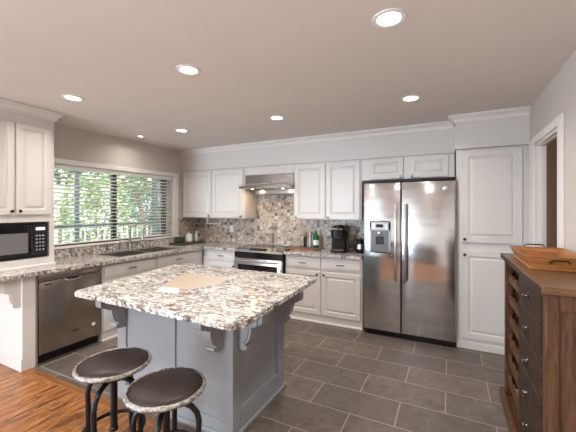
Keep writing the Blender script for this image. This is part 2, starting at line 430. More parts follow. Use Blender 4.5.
# rear wall of the living area, with an unseen window added to let in fill light
b = MB()
for x0, x1 in ((WX, -3.9), (-2.8, RX)): b.box(x0, -3.65, 0, x1, -3.5, CZ)
for x0, x1 in ((-3.9, -2.8),): b.box(x0, -3.65, 0, x1, -3.5, .25); b.box(x0, -3.65, 2.2, x1, -3.5, CZ)
struct(b.build('wall_rear', M['rear_wall'], smooth=False))
for k, (x0, x1) in enumerate(((-3.9, -2.8),)):
    b = MB(); xm = (x0 + x1) / 2
    for a, c, z0, z1 in ((x0, x0+.05, .25, 2.2), (x1-.05, x1, .25, 2.2), (xm-.025, xm+.025, .25, 2.2), (x0, x1, .25, .3), (x0, x1, 2.15, 2.2), (x0, x1, 1.5, 1.53)): b.box(a, -3.6, z0, c, -3.55, z1)
    o = struct(b.build('window_%d' % (k + 2), M['trim'], smooth=False))
    struct(MB().box(x0 + .03, -3.578, .28, x1 - .03, -3.572, 2.17).build('pane', M['glass'], o, smooth=False))
b = MB()  # left living-area window, out of view, added for the fill lamp
for a, c, z0, z1 in ((-2.95, -2.9, .35, 2.25), (-.3, -.25, .35, 2.25), (-1.625, -1.575, .35, 2.25), (-2.95, -.25, .35, .4), (-2.95, -.25, 2.2, 2.25)): b.box(-4.13, a, z0, -4.08, c, z1)
o = struct(b.build('window_3', M['trim'], smooth=False))
struct(MB().box(-4.107, -2.92, .38, -4.101, -.28, 2.22).build('pane', M['glass'], o, smooth=False))
# small room beyond the doorway
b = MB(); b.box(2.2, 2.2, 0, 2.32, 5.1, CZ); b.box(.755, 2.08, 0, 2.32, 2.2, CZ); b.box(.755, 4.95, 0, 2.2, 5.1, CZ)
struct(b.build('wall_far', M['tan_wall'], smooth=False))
struct(MB().box(2.188, 2.2, 0, 2.2, 4.95, 1.36).build('wall_far_tile', M['mosaic'], smooth=False))
# soffit above the wall cabinets
b = MB(); b.box(WX, UY, 2.10, .047, BY, CZ); b.box(WX, UY - .012, 2.092, .047, UY, 2.115)
struct(b.build('wall_soffit', M['cabinet'], smooth=False))
b = MB(); b.box(.047, 3.83, 2.095, RX, BY, CZ); b.box(.035, 3.812, 2.088, RX, 3.83, 2.108)
struct(b.build('wall_pantry_soffit', M['cabinet'], smooth=False))
# crown moulding: back run and the pantry return
CR = [(0, 0), (.016, 0), (.016, .014), (.010, .018), (.016, .034), (.038, .050), (.050, .053), (.050, .060), (.066, .063), (.066, .075), (0, .075)]
b = MB(); b.prism([(UY - u, CZ - .075 + v) for u, v in CR], WX, .047, 'x')
struct(b.build('trim_2', M['trim'], ang=20))
def crown_path(name, path, z, prof, mat):
    """sweep prof along a mitred path (2D); outward side is to the right of travel"""
    V = []; F = []; n = len(prof)
    for i, p in enumerate(path):
        p = Vector(p); d0 = (p - Vector(path[i-1])).normalized() if i else None; d1 = (Vector(path[i+1]) - p).normalized() if i < len(path) - 1 else None
        n0 = Vector((d0.y, -d0.x)) if d0 else None; n1 = Vector((d1.y, -d1.x)) if d1 else None
        nn = (n0 + n1) if (n0 and n1) else (n0 or n1)
        nn = nn / (nn.length_squared / 2 if (n0 and n1) else 1) if (n0 and n1) else nn
        for u, v in prof: q = p + nn * u; V.append((q.x, q.y, z + v))
    for i in range(len(path) - 1):
        for k in range(n): F.append((i*n + k, i*n + (k+1) % n, (i+1)*n + (k+1) % n, (i+1)*n + k))
    F.append(tuple(range(n))); F.append(tuple(range((len(path)-1)*n, len(path)*n))[::-1])
    m = MB().raw(V, F); bmesh.ops.recalc_face_normals(m.bm, faces=m.bm.faces[:])
    return m
struct(crown_path('trim_3', [(.047, 3.997), (.047, 3.83), (RX - .001, 3.83)], CZ - .075, CR, None).build('trim_3', M['trim'], ang=20))
# mosaic backsplash
struct(MB().box(WX + .008, BY - .008, CT, -.93, BY, 2.09).build('wall_backsplash', M['mosaic'], smooth=False))
struct(MB().box(WX, 3.955, .99, WX + .008, BY, 1.315).build('wall_backsplash', M['mosaic'], smooth=False))
# doorway casing in the right wall
b = MB()
b.box(RX - .02, 2.77, 0, RX, DY0, 2.11, .004); b.box(RX - .02, DY0, DZ, RX, DY1 + .07, 2.11, .004); b.box(RX - .02, DY1, 0, RX, DY1 + .07, DZ, .004)
b.box(RX - .012, DY1 + .07, 0, RX, 3.83, DZ + .05)
b.box(RX, DY1 - .02, 0, RX + .07, DY1, DZ); b.box(RX, DY0, 0, RX + .07, DY0 + .02, DZ); b.box(RX, DY0, DZ - .02, RX + .07, DY1, DZ)
b.box(RX + .03, DY1 - .028, 0, RX + .05, DY1 - .02, DZ - .02); b.box(RX + .03, DY0 + .02, DZ - .028, RX + .05, DY1 - .02, DZ - .02)
struct(b.build('door_1', M['trim'], smooth=False))
for k, (y0, y1) in enumerate(((-3.5, 1.7), (1.701, 2.77))): struct(MB().box(RX - .014, y0, 0, RX, y1, .1, .004).build('baseboard_right', M['trim']))
struct(MB().box(WX, -3.5, 0, WX + .014, 1.49, .1, .004).build('baseboard_left', M['trim']))

# ---------------------------------------------------------------- kitchen window and blind
win = struct(thing('window_1', 'x', 'x'))
del win['label']; del win['category']
b = MB()
b.box(WX, WY0 - .08, WZ1 - .005, WX + .022, WY1 + .09, WZ1 + .055, .004); b.box(WX, WY1 - .005, .99, WX + .022, WY1 + .085, WZ1, .004)
b.box(WX, WY0 - .08, .99, WX + .022, WY0, WZ1, .004)
b.box(WX - .149, WY1 - .01, WZ0, WX, WY1, WZ1); b.box(WX - .149, WY1 - .076, WZ0, WX - .09, WY1 - .01, WZ1 - .01); b.box(WX - .149, WY0, WZ0, WX, WY0 + .01, WZ1); b.box(WX - .149, WY0, WZ1 - .01, WX, WY1, WZ1)
b.build('window_casing', M['trim'], win)
MB().box(WX - .149, WY0 - .02, WZ0 - .03, WX + .035, WY1 + .07, WZ0, .006).build('window_sill', M['trim'], win)
b = MB(); X0, X1 = WX - .145, WX - .095
for y0, y1, z0, z1 in ((WY0+.01, WY0+.05, WZ0, WZ1-.01), (WY1-.125, WY1-.078, WZ0, WZ1-.01), (2.865, 2.925, WZ0, WZ1-.01), (WY0+.01, WY1-.01, WZ0, WZ0+.012), (WY0+.01, WY1-.01, WZ1-.04, WZ1-.01)): b.box(X0, y0, z0, X1, y1, z1)
b.build('window_frame', M['bronze_frame'], win, smooth=False)
MB().box(WX - .122, WY0 + .02, WZ0 + .01, WX - .118, WY1 - .02, WZ1 - .02).build('pane', M['glass'], win, smooth=False)

bl = thing('window_blind', 'white horizontal slatted blind, slats open, hanging in the window above the sink', 'blind', (WX - .045, 2.915, WZ0))
bw = (WY1 - WY0) / 2 - .02
b = MB(); N = 18; P = (WZ1 - .075 - WZ0 - .045) / N
for k in range(N):
    z = .06 + k * P; b.M = Matrix.Translation((0, 0, z)) @ Matrix.Rotation(math.radians(-14), 4, 'Y')
    b.box(-.025, -bw, -.002, .025, bw, .002)
b.build('slats', M['blind'], bl, smooth=False)
MB().box(-.026, -bw, WZ1 - WZ0 - .06, .03, bw, WZ1 - WZ0 - .012, .003).build('head_rail', M['blind'], bl)
MB().box(-.024, -bw, .012, .024, bw, .03, .004).build('bottom_rail', M['blind'], bl)
for yy in (-.80, -.30, .27, .78):
    for xx in (-.025, .025): MB().cyl((xx, yy, .02), (xx, yy, WZ1 - WZ0 - .05), .0013, 5).build('ladder_cord', M['blind'], bl)
MB().cyl((.034, -.86, .45), (.034, -.86, .91), .004, 8).build('tilt_wand', M['white'], bl)

# ---------------------------------------------------------------- cabinets
def knob(parent, x, z, y=-.02, mat='bronze', r=.015, name='knob'):
    b = MB(); b.lathe([(.004, 0), (.006, .002), (.005, .014), (r*.8, .017), (r, .022), (r*.9, .028), (r*.5, .032), (0, .033)], (x, y, z), '-y', 14)
    return b.build(name, M[mat], parent)
def pull(parent, x, z, y=-.02, w=.10, mat='nickel'):
    b = MB(); b.box(x - w/2, y - .028, z - .005, x + w/2, y - .018, z + .007, .003)
    for s in (-1, 1): b.cyl((x + s*w*.38, y, z), (x + s*w*.38, y - .022, z), .005, 8)
    return b.build('handle', M[mat], parent)
def door(parent, x0, z0, x1, z1, kx=None, kz=None, kmat='bronze', frame=.055, y=0):
    d = MB().panel(x0, z0, x1, z1, y, .02, frame=frame).build('door', M['cabinet'], parent, ang=20)
    if kx is not None: knob(d, kx, kz, y - .02, kmat)
    return d
def drawer(parent, x0, z0, x1, z1, w=.10, y=0):
    lp = [(0, y), (0, y - .014), (.003, y - .016), (.016, y - .016), (.022, y - .02)]
    d = MB().panel(x0, z0, x1, z1, y, .02, loops=lp).build('drawer', M['cabinet'], parent, ang=20)
    pull(d, (x0 + x1) / 2, (z0 + z1) / 2, y - .02, w, 'pull'); return d
G = .0015
# wall cabinets (local x right, y into the wall)
c = thing('wall_cabinet', 'white two-door wall cabinet between the window corner and the range hood', 'cabinet', (WX + .012, UY, 1.315))
MB().box(0, 0, 0, 1.262, .33, .775, .002).build('body', M['cabinet'], c)
door(c, .035, .012, .615, .755, .585, .035); door(c, .648, .012, 1.235, .755, 1.205, .035)
c = thing('wall_cabinet', 'white two-door wall cabinet above the coffee maker, between hood and fridge', 'cabinet', (-1.949, UY, 1.315))
MB().box(0, 0, 0, .949, .33, .775, .002).build('body', M['cabinet'], c)
door(c, .02, .012, .463, .755, .045, .035, 'nickel'); door(c, .485, .012, .93, .755, .51, .035, 'nickel')
MB_ = MB().box(-2.773, UY, 1.968, -1.951, 4.388, 2.09, .002).build('cabinet_filler', M['cabinet'])
tag(MB_, 'plain white filler cabinet directly above the stainless range hood', 'cabinet')
c = thing('wall_cabinet', 'short white two-door cabinet directly above the refrigerator', 'cabinet', (-.998, UY, 1.812))
MB().box(0, 0, 0, 1.043, .33, .278, .002).build('body', M['cabinet'], c)
door(c, .105, .015, .500, .262, .475, .035, 'chrome', .05); door(c, .575, .015, .985, .262, .60, .035, 'chrome', .05)
# pantry
c = thing('pantry_cabinet', 'tall white pantry cabinet with two stacked doors right of the refrigerator', 'cabinet', (.058, 3.85, 0))
MB().box(0, 0, 0, .630, .538, 2.087, .002).build('body', M['cabinet'], c)
MB().box(0, -.014, 0, .613, 0, .075, .004).build('base_board', M['cabinet'], c)
door(c, .055, 1.11, .575, 2.065, .078, 1.145, 'bronze', .06); door(c, .055, .11, .575, 1.03, .078, .985, 'bronze', .06)
# base cabinets on the back wall
def base_unit(loc, rot, w, label, cols, d=.52, doors=True, shoe=True, kn='bronze', sink=False):
    c = thing('base_cabinet', label, 'cabinet', loc, rot)
    if sink:
        b = MB(); b.box(0, 0, 0, w, d, .66); b.box(0, 0, .66, w, .03, .851); b.box(0, .53, .66, w, d, .851); b.build('body', M['cabinet'], c, smooth=False)
    else: MB().box(0, 0, 0, w, d, .851, .002).build('body', M['cabinet'], c)
    if shoe: MB().prism([(0, 0), (-.013, 0), (-.013, .012), (-.006, .02), (0, .022)], .0, w, 'x').build('shoe_moulding', M['cabinet'], c)
    n = len(cols)
    for x0, x1, k in cols:
        drawer(c, x0, .690, x1, .832); 
        if doors: door(c, x0, .105, x1, .660, (x1 - .035 if k > 0 else x0 + .035), .625, kn)
    return c
base_unit((-1.983, 3.862, 0), 0, 1.043, 'white two-drawer two-door base cabinet between the range and refrigerator', [(.022, .505, 1), (.525, 1.02, -1)])
base_unit((-3.4185, 3.862, 0), 0, .6455, 'narrow white base cabinet between the window-wall corner and the range', [(.094, .633, 1)])
# base cabinets on the window wall (rotated to face the room)
base_unit((-3.42, 2.236, 0), PI/2, .72, 'white base cabinet beside the dishwasher, below left sink bowl', [(.02, .70, -1)], .60, sink=True)
base_unit((-3.42, 2.960, 0), PI/2, .885, 'white base cabinet below right sink bowl, in the corner', [(.02, .735, 1)], .60, sink=True)
# end panel with its bracket
c = thing('counter_end_panel', 'white end panel with scrolled bracket supporting the counter left of the dishwasher', 'cabinet panel', (-3.42, 1.50, 0))
b = MB(); b.box(-.60, 0, 0, -.002, .105, .851, .002); b.build('panel', M['cabinet'], c)
MB().box(-.60, -.012, 0, .004, 0, .11, .003).build('base_board', M['cabinet'], c)
def corbel_poly(d, h):
    P = [(0, 0), (d, 0), (d, -.028), (d - .012, -.034), (d - .008, -.05)]
    for k in range(9):      # upper bulge
        a = -.2 + k / 8 * 2.1; P.append((d * .68 + d * .27 * math.cos(a), -.075 - h * .10 * math.sin(a) - .02))
    P += [(d * .53, -.125), (d * .53, -.145)]
    for k in range(9):      # lower sweep
        a = k / 8 * 1.45; P.append((d * .20 + d * .32 * math.cos(a) , -.15 - h * .36 * math.sin(a)))
    P += [(d * .34, -h + .035), (d * .36, -h + .02), (d * .28, -h + .005), (d * .14, -h), (0, -h)]
    return P
def corbel(parent, loc, ang, mat, d=.2, h=.30, w=.07):
    """projects along local -y turned by ang"""
    b = MB(); b.M = Matrix.Translation(loc) @ Matrix.Rotation(ang, 4, 'Z')
    P = [(-u, v) for u, v in corbel_poly(d, h)]
    b.prism(P, -w/2, w/2, 'x')
    b.box(-w/2 - .012, -d - .008, -.022, w/2 + .012, .0, 0, .003)
    b.prism([(-u*.80, -.04 + v*.80) for u, v in corbel_poly(d, h)], -w/2 - .006, w/2 + .006, 'x')
    return b.build('corbel', mat, parent, ang=40)
corbel(c, (-.055, -.0005, .8545), 0, M['cabinet'], .17, .28, .06)

# tall wall unit standing on the counter at the far left
c = thing('microwave_cabinet', 'tall white cabinet with microwave niche standing on the left end of the counter', 'cabinet', (-3.60, 1.335, CT + .002), PI/2)
T = 1.853 - 1.335; Z0 = -CT - .002; D = .44
b = MB()
b.box(0, 0, 1.375 + Z0, T, D, 2.37 + Z0, .002); b.box(0, 0, 0, .022, D, 1.375 + Z0); b.box(T - .045, 0, 0, T, D, 1.375 + Z0); b.box(.022, 0, 0, T - .045, D, .985 + Z0); b.box(.022, D - .02, .985 + Z0, T - .045, D, 1.375 + Z0)
b.box(.022, 0, 1.335 + Z0, T - .045, D - .02, 1.375 + Z0)
b.build('body', M['cabinet'], c, smooth=False)
b = crown_path('x', [(-.0, D), (0, 0), (T, 0), (T, D)], 2.352 + Z0, [(0, 0), (.014, 0), (.02, .012), (.024, .03), (.05, .052), (.055, .066), (.072, .07), (.072, .086), (0, .086)], None)
b.build('crown', M['cabinet'], c, ang=20)
b = crown_path('x', [(-.0, D), (0, 0), (T, 0), (T, D)], 0, [(0, 0), (.012, 0), (.012, .018), (.004, .03), (0, .03)], None)
b.build('base_trim', M['cabinet'], c, ang=20)
door(c, .012, 1.405 + Z0, .172, 2.262 + Z0, .150, 1.44 + Z0, frame=.045); door(c, .190, 1.405 + Z0, .482, 2.262 + Z0, .213, 1.44 + Z0, frame=.05)
# microwave in its niche
mw = thing('microwave', 'black microwave oven with grey window inside the left wall cabinet niche', 'microwave', (-3.612, 1.362, .987), PI/2)
W_ = .428
MB().box(0, 0, 0, W_, .36, .325, .004).build('body', M['black'], mw)
d_ = MB().panel(.004, .004, .30, .321, 0, .018, loops=[(0, 0), (0, -.014), (.004, -.018), (.03, -.018), (.034, -.014)]).build('door', M['black_gloss'], mw)
MB().box(.02, -.0165, .055, .262, -.0145, .245).build('window', paint('microwave_mesh', (.17, .17, .18), .25), d_)
MB().tube([(.285, -.018, .03), (.285, -.045, .05), (.285, -.045, .27), (.285, -.018, .29)], .008, 8).build('handle', M['black'], d_)
p_ = MB().box(.303, -.016, .004, W_ - .002, 0, .321, .002).build('control_panel', M['black_gloss'], mw)
MB().box(.325, -.0175, .265, .405, -.0162, .295).build('display', M['display'], p_)
BG = paint('button_grey', (.40, .40, .42), .5)
for i in range(5):
    for j in range(3): MB().box(.326 + j*.028, -.0175, .07 + i*.034, .341 + j*.028, -.0162, .084 + i*.034).build('button', BG, p_, smooth=False)
MB().box(.002, -.012, .325, W_ - .002, .02, .346, .002).build('vent_grille', M['dark_metal'], mw)

# dishwasher
c = thing('dishwasher', 'stainless steel dishwasher below the counter at the left of the window', 'dishwasher', (-3.42, 1.615, 0), PI/2)
MB().box(.0, .012, .09, .606, .58, .848).build('tub', M['black'], c)
MB().box(.0, .05, 0, .606, .10, .092).build('toe_kick', M['black'], c)
d_ = MB().box(.004, -.022, .10, .602, .010, .775, .006, 2).build('door', M['dw_steel'], c)
MB().box(.004, -.024, .779, .602, .010, .846, .006, 2).build('control_panel', M['dw_steel'], c)
MB().box(.235, -.0245, .755, .365, -.0222, .785, .0008).build('handle_pocket', M['black'], d_)
b = MB(); b.tube([(.225, -.03, .772), (.24, -.05, .762), (.30, -.054, .758), (.36, -.05, .762), (.375, -.03, .772)], .008, 8)
b.build('handle', M['steel'], d_)
MB().box(.05, -.0235, .742, .115, -.0221, .752).build('badge', M['black'], d_)
MB().box(.30, -.0235, .225, .365, -.0221, .236).build('badge', M['black'], d_)
MB().lathe([(0, 0), (.018, 0), (.018, .002), (0, .002)], (.515, -.022, .235), '-y', 20).build('sticker', M['white'], d_)
MB().box(-.008, -.018, .0, -.001, .02, .85).build('side_trim', M['nickel'], c)

# worktops
def slab(b, x0, y0, x1, y1, z0=.855, z1=CT): b.box(x0, y0, z0, x1, y1, z1)
SX0, SX1, SY0, SY1 = -3.93, -3.49, 2.50, 3.44
b = MB()
slab(b, -4.046, 1.305, -3.352, SY0); slab(b, -4.046, SY1, -3.352, 4.39); slab(b, -4.046, SY0, SX0, SY1); slab(b, SX1, SY0, -3.352, SY1)
slab(b, -3.352, 3.805, -2.776, 4.39)
o = tag(b.build('worktop', M['granite'], smooth=False), 'speckled granite worktop running under the window and round to the range', 'worktop')
MB().box(-4.046, 1.87, CT, -4.024, 4.388, .988, .003).build('upstand', M['granite'], o)
o = tag(MB().box(-1.986, 3.805, .855, -.935, 4.39, CT, .004).build('worktop', M['granite']), 'speckled granite worktop between the range and the refrigerator', 'worktop')

# sink
c = thing('kitchen_sink', 'double bowl stainless steel sink set in the granite under the window', 'sink', (-3.71, 2.97, CT))
def bowl(y0, y1):
    b = MB(); x0, x1 = -.205, .205; zb = -.17
    b.box(x0, y0, zb, x1, y1, zb + .003)
    for q in ((x0, y0, x0+.003, y1), (x1-.003, y0, x1, y1), (x0, y0, x1, y0+.003), (x0, y1-.003, x1, y1)): b.box(q[0], q[1], zb, q[2], q[3], -.004)
    return b
for y0, y1 in ((-.455, -.02), (.02, .455)):
    o = bowl(y0, y1).build('bowl', M['sink_steel'], c, smooth=False)
    MB().lathe([(.04, 0), (.045, .003), (.03, .004), (.012, .001), (0, .001)], (0, (y0 + y1) / 2, -.167), 'z', 18).build('drain', M['chrome'], o)
b = MB()
for q in ((-.218, -.468, -.205, .468), (.205, -.468, .218, .468), (-.218, -.468, .218, -.455), (-.218, .455, .218, .468), (-.205, -.02, .205, .02)): b.box(q[0], q[1], -.012, q[2], q[3], .0035)
b.build('rim', M['sink_steel'], c, smooth=False)
# faucet and friends (they stand on the strip of granite behind the bowls)
def arc(c0, r, a0, a1, n, plane='x'):
    return [(c0[0] + r * math.cos(a0 + (a1 - a0) * k / n), c0[1], c0[2] + r * math.sin(a0 + (a1 - a0) * k / n)) for k in range(n + 1)]
c = thing('kitchen_faucet', 'tall chrome gooseneck faucet behind the sink in front of the window', 'faucet', (-3.968, 3.0, CT + .001), math.radians(25))
MB().lathe([(.028, 0), (.028, .006), (.02, .012), (.019, .07), (.015, .08)], n=18).build('base', M['chrome'], c)
MB().tube([(0, 0, .06), (0, 0, .26)] + [(.085 - .085*math.cos(a), 0, .26 + .085*math.sin(a)) for a in [k*PI/9 for k in range(1, 10)]] + [(.172, 0, .22)], .0145, 12).build('spout', M['chrome'], c)
MB().cyl((.172, 0, .225), (.178, 0, .155), .017, 14, .019).build('spray_head', M['chrome'], c)
MB().tube([(0, -.015, .05), (0, -.045, .055), (.01, -.075, .085)], .007, 8).build('lever', M['chrome'], c)
c = thing('filter_tap', 'small curved chrome filter tap to the right of the gooseneck faucet', 'faucet', (-3.972, 3.135, CT + .001), 0)
MB().lathe([(.018, 0), (.018, .005), (.012, .01), (.012, .05), (.009, .055)], n=14).build('base', M['chrome'], c)
MB().tube([(0, 0, .05), (0, 0, .09), (.012, 0, .115), (.04, 0, .13), (.075, 0, .135), (.095, 0, .125)], .008, 10).build('spout', M['chrome'], c)
c = thing('soap_dispenser', 'slim chrome soap dispenser to the left of the gooseneck faucet', 'soap dispenser', (-3.972, 2.845, CT + .001))
MB().lathe([(.016, 0), (.016, .004), (.009, .01), (.009, .10), (.011, .105), (.011, .125), (0, .128)], n=14).build('pump', M['chrome'], c)
MB().tube([(0, 0, .12), (.03, 0, .125), (.05, 0, .115)], .005, 8).build('nozzle', M['chrome'], c)

# ---------------------------------------------------------------- refrigerator
FX0, FX1, FS = -.905, .052, -.488
c = thing('refrigerator', 'tall stainless steel side-by-side refrigerator with dispenser in the left door', 'refrigerator', (0, 3.77, 0))
MB().box(FX0, .055, .02, FX1, .60, 1.775, .004).build('body', M['black'], c)
MB().box(FX0 + .005, .02, .012, FX1 - .005, .055, .062, .004).build('base_grille', M['black'], c)
MB().box(FX0, -.0, 1.767, FX1, .055, 1.795, .004).build('hinge_cover', M['black'], c)
dl = MB().box(FX0, -.0, .068, FS - .004, .052, 1.762, .010, 3).build('freezer_door', M['fridge_steel'], c)
dr = MB().box(FS + .004, -.0, .068, FX1, .052, 1.762, .010, 3).build('fridge_door', M['fridge_steel'], c)
for dd, hx in ((dl, -.541), (dr, -.440)):
    b = MB(); b.box(hx - .014, -.058, .655, hx + .014, -.040, 1.525, .007, 2)
    for z in (.70, 1.48): b.box(hx - .010, -.045, z - .02, hx + .010, .0, z + .02, .003)
    b.build('handle', M['steel'], dd)
ds = MB()
x0, x1, z0, z1 = -.835, -.600, .955, 1.315
for q in ((x0, z0, x0 + .022, z1), (x1 - .022, z0, x1, z1), (x0, z0, x1, z0 + .02), (x0, z1 - .10, x1, z1)): ds.box(q[0], -.012, q[1], q[2], -.0003, q[3], .002)
ds.tube([(x0, -.010, z1 - .002), (x0 + .06, -.018, z1 + .008), (x1 - .06, -.018, z1 + .008), (x1, -.010, z1 - .002)], .008, 8)
ds = ds.build('dispenser', paint('dispenser_silver', (.30, .30, .31), .35, metal=.5), dl, 'silver water and ice dispenser surround with a dark recess')
MB().box(x0 + .022, -.004, z0 + .02, x1 - .022, -.0006, z1 - .10).build('recess', paint('dispenser_grey', (.13, .135, .14), .35), ds)
MB().box(x0 + .070, -.011, z0 + .10, x1 - .075, -.004, z0 + .19, .002).build('paddle', M['black'], ds)
MB().lathe([(.022, 0), (.026, .015), (.018, .03), (0, .032)], (x0 + .115, -.016, z0 + .215), 'z', 16).build('nozzle', M['chrome'], ds)
MB().box(x0 + .03, -.03, z0 + .006, x1 - .03, -.012, z0 + .018, .002).build('drip_tray', M['black'], ds)
MB().box(x0 + .075, -.0135, z1 - .065, x1 - .08, -.012, z1 - .03).build('display', M['black_gloss'], ds)
for xx in (x0 + .035, x1 - .062):
    for i in range(3): MB().box(xx, -.0135, z1 - .078 + i*.02, xx + .026, -.0121, z1 - .068 + i*.02).build('button', M['white'], ds)
lg = MB().lathe([(0, 0), (.021, 0), (.021, .003), (.017, .004), (.017, .0025), (0, .0025)], (-.045, -.0002, 1.685), '-y', 28).build('emblem', M['chrome'], dr)
text_mesh('GE', .02, .0006, M['black'], lg, 'emblem_letters', (-.045, -.0034, 1.685), (PI/2, 0, 0))

# ---------------------------------------------------------------- range and hood
c = thing('kitchen_range', 'stainless slide-in range with black glass cooktop under the hood', 'range', (-2.77, 3.80, 0))
Wd = .778
MB().box(.006, .02, .03, Wd - .006, .58, .893).build('body', M['black'], c)
MB().box(.0, .075, .894, Wd, .585, .906, .003).build('cooktop', M['black_gloss'], c)
BR = paint('burner_ring', (.12, .12, .12), .4)
for x, y, r in ((.2, .20, .09), (.2, .44, .07), (.57, .20, .075), (.57, .44, .10)): MB().lathe([(r - .006, 0), (r, 0), (r, .0012), (r - .006, .0012)], (x, y, .906), 'z', 28).build('burner', BR, c)
pp = MB().prism([(-.02, .855), (-.02, .868), (.07, .915), (.085, .915), (.085, .85)], .0, Wd, 'x').build('control_panel', M['steel'], c, smooth=False)
nrm = Vector((0, -.047, .09)).normalized()
for x in (.07, .15, .60, .68):
    p = Vector((x, .025, .893)); k_ = MB().tube([p, p + nrm*.006, p + nrm*.007, p + nrm*.028, p + nrm*.031], [.024, .024, .018, .016, .012], 16).build('knob', M['nickel'], pp)
q = MB(); q.M = Matrix.Translation((.375, .025, .8915)) @ Matrix.Rotation(math.atan2(.047, .09), 4, 'X'); q.box(-.14, -.028, .0, .14, .028, .003)
q.build('display', M['black_gloss'], pp)
MB().box(.0, -.018, .775, Wd, .02, .853, .003).build('front_band', M['black_gloss'], c)
d_ = MB().box(.004, -.03, .22, Wd - .004, .018, .768, .006, 2).build('oven_door', M['steel'], c)
MB().box(.07, -.0325, .36, Wd - .07, -.0302, .682, .001).build('window', M['black_gloss'], d_)
b = MB(); b.cyl((.05, -.075, .738), (Wd - .05, -.075, .738), .013, 12)
for x in (.075, Wd - .075): b.cyl((x, -.03, .738), (x, -.075, .738), .009, 10)
b.build('handle', M['steel'], d_)
d_ = MB().box(.004, -.028, .06, Wd - .004, .018, .212, .006, 2).build('drawer', M['steel'], c)
MB().box(.02, .03, 0, Wd - .02, .5, .03).build('plinth', M['black'], c)
sp = MB().lathe([(0, .002), (.02, .002), (.05, .006), (.056, .014), (.05, .011), (.02, .006), (0, .006)], (0, 0, 0), 'z', 20).build('spoon_rest', M['white'], loc=(-2.17, 4.26, .9072))
tag(sp, 'small white dish resting at the back right of the cooktop', 'dish')

c = thing('range_hood', 'slim stainless steel range hood under the filler cabinet above the range', 'range hood', (-2.765, UY, 1.68))
HW = .808
MB().box(.0, .0, .118, HW, .325, .286, .002).build('chimney_box', M['hood_steel'], c)
MB().prism([(-.175, .078), (-.175, .108), (-.165, .114), (.325, .118), (.325, .072), (-.16, .072)], 0, HW, 'x').build('visor', M['hood_steel'], c, smooth=False)
MB().box(.10, .10, .0, HW - .02, .325, .071, .004).build('filter_box', M['nickel'], c)
b = MB(); b.tube([(.0, -.13, .14), (HW, -.13, .14)], .006, 8)
for x in (.02, HW - .02): b.cyl((x, -.13, .112), (x, -.13, .14), .005, 8)
b.build('rail', M['steel'], c)
for x in (.15, HW - .15):
    l_ = MB().lathe([(0, 0), (.018, 0), (.018, -.004), (0, -.004)], (x, -.04, .0715), 'z', 18).build('lamp_lens', M['hood_lamp'], c)
    add_light('hood_light', 'AREA', (x, -.04, .062), (0, 0, 0), 1.0, (1, .72, .42), .05, parent=c)
for x in (.52, .56, .60, .64): MB().cyl((x, -.176, .093), (x, -.182, .093), .008, 12).build('button', M['chrome'], c)

# ---------------------------------------------------------------- kitchen island
IX0, IX1, IY0, IY1 = -2.33, -1.22, 1.65, 2.35
c = thing('kitchen_island', 'grey painted kitchen island base with scrolled brackets in the centre of the kitchen', 'island')
MB().box(IX0 + .012, IY0 + .012, 0, IX1 - .012, IY1, .852).build('body', M['island'], c)
b = MB()   # stool-side framing
for x0, x1 in ((IX0, IX0 + .10), (-1.745, -1.715), (IX1 - .10, IX1)): b.box(x0, IY0, .10, x1, IY0 + .0125, .852, .0015)
for z0, z1 in ((.0, .10), (.80, .852)): b.box(IX0, IY0, z0, IX1, IY0 + .0125, z1, .0015)
b.build('front_frame', M['island'], c)
b = MB()   # range-side end framing with a recessed panel
for y0, y1 in ((IY0 + .0126, IY0 + .085), (IY1 - .11, IY1)): b.box(IX1 - .0125, y0, .0, IX1, y1, .852, .0015)
for z0, z1 in ((0, .145), (.73, .852)): b.box(IX1 - .0125, IY0 + .085, z0, IX1, IY1 - .11, z1)
b.build('end_frame', M['island'], c)
b = MB(); y0, y1, z0, z1 = IY0 + .085, IY1 - .11, .145, .73; t = .016
for q in ((y0, z0, y0+t, z1), (y1-t, z0, y1, z1), (y0+t, z0, y1-t, z0+t), (y0+t, z1-t, y1-t, z1)): b.box(IX1 - .0125, q[0], q[1], IX1 - .003, q[2], q[3], .003)
b.build('panel_moulding', M['island'], c)
b = MB(); b.box(IX1 - .001, IY0 - .014, 0, IX1 + .016, IY1 + .01, .03, .005); b.box(IX0 - .014, IY0 - .016, 0, IX1 - .001, IY0, .03, .005)
b.build('shoe_moulding', M['island'], c)
b = MB(); b.box(IX0 - .002, IY0 + .0126, 0, IX0 + .0118, IY1, .852); b.build('rear_end_panel', M['island'], c)
for x in (-2.275, -1.345): corbel(c, (x, IY0 - .0005, .8535), 0, M['island'], .20, .30, .065)
for y in (1.74, 2.30): corbel(c, (IX1 + .0005, y, .8535), PI/2, M['island'], .19, .30, .065)

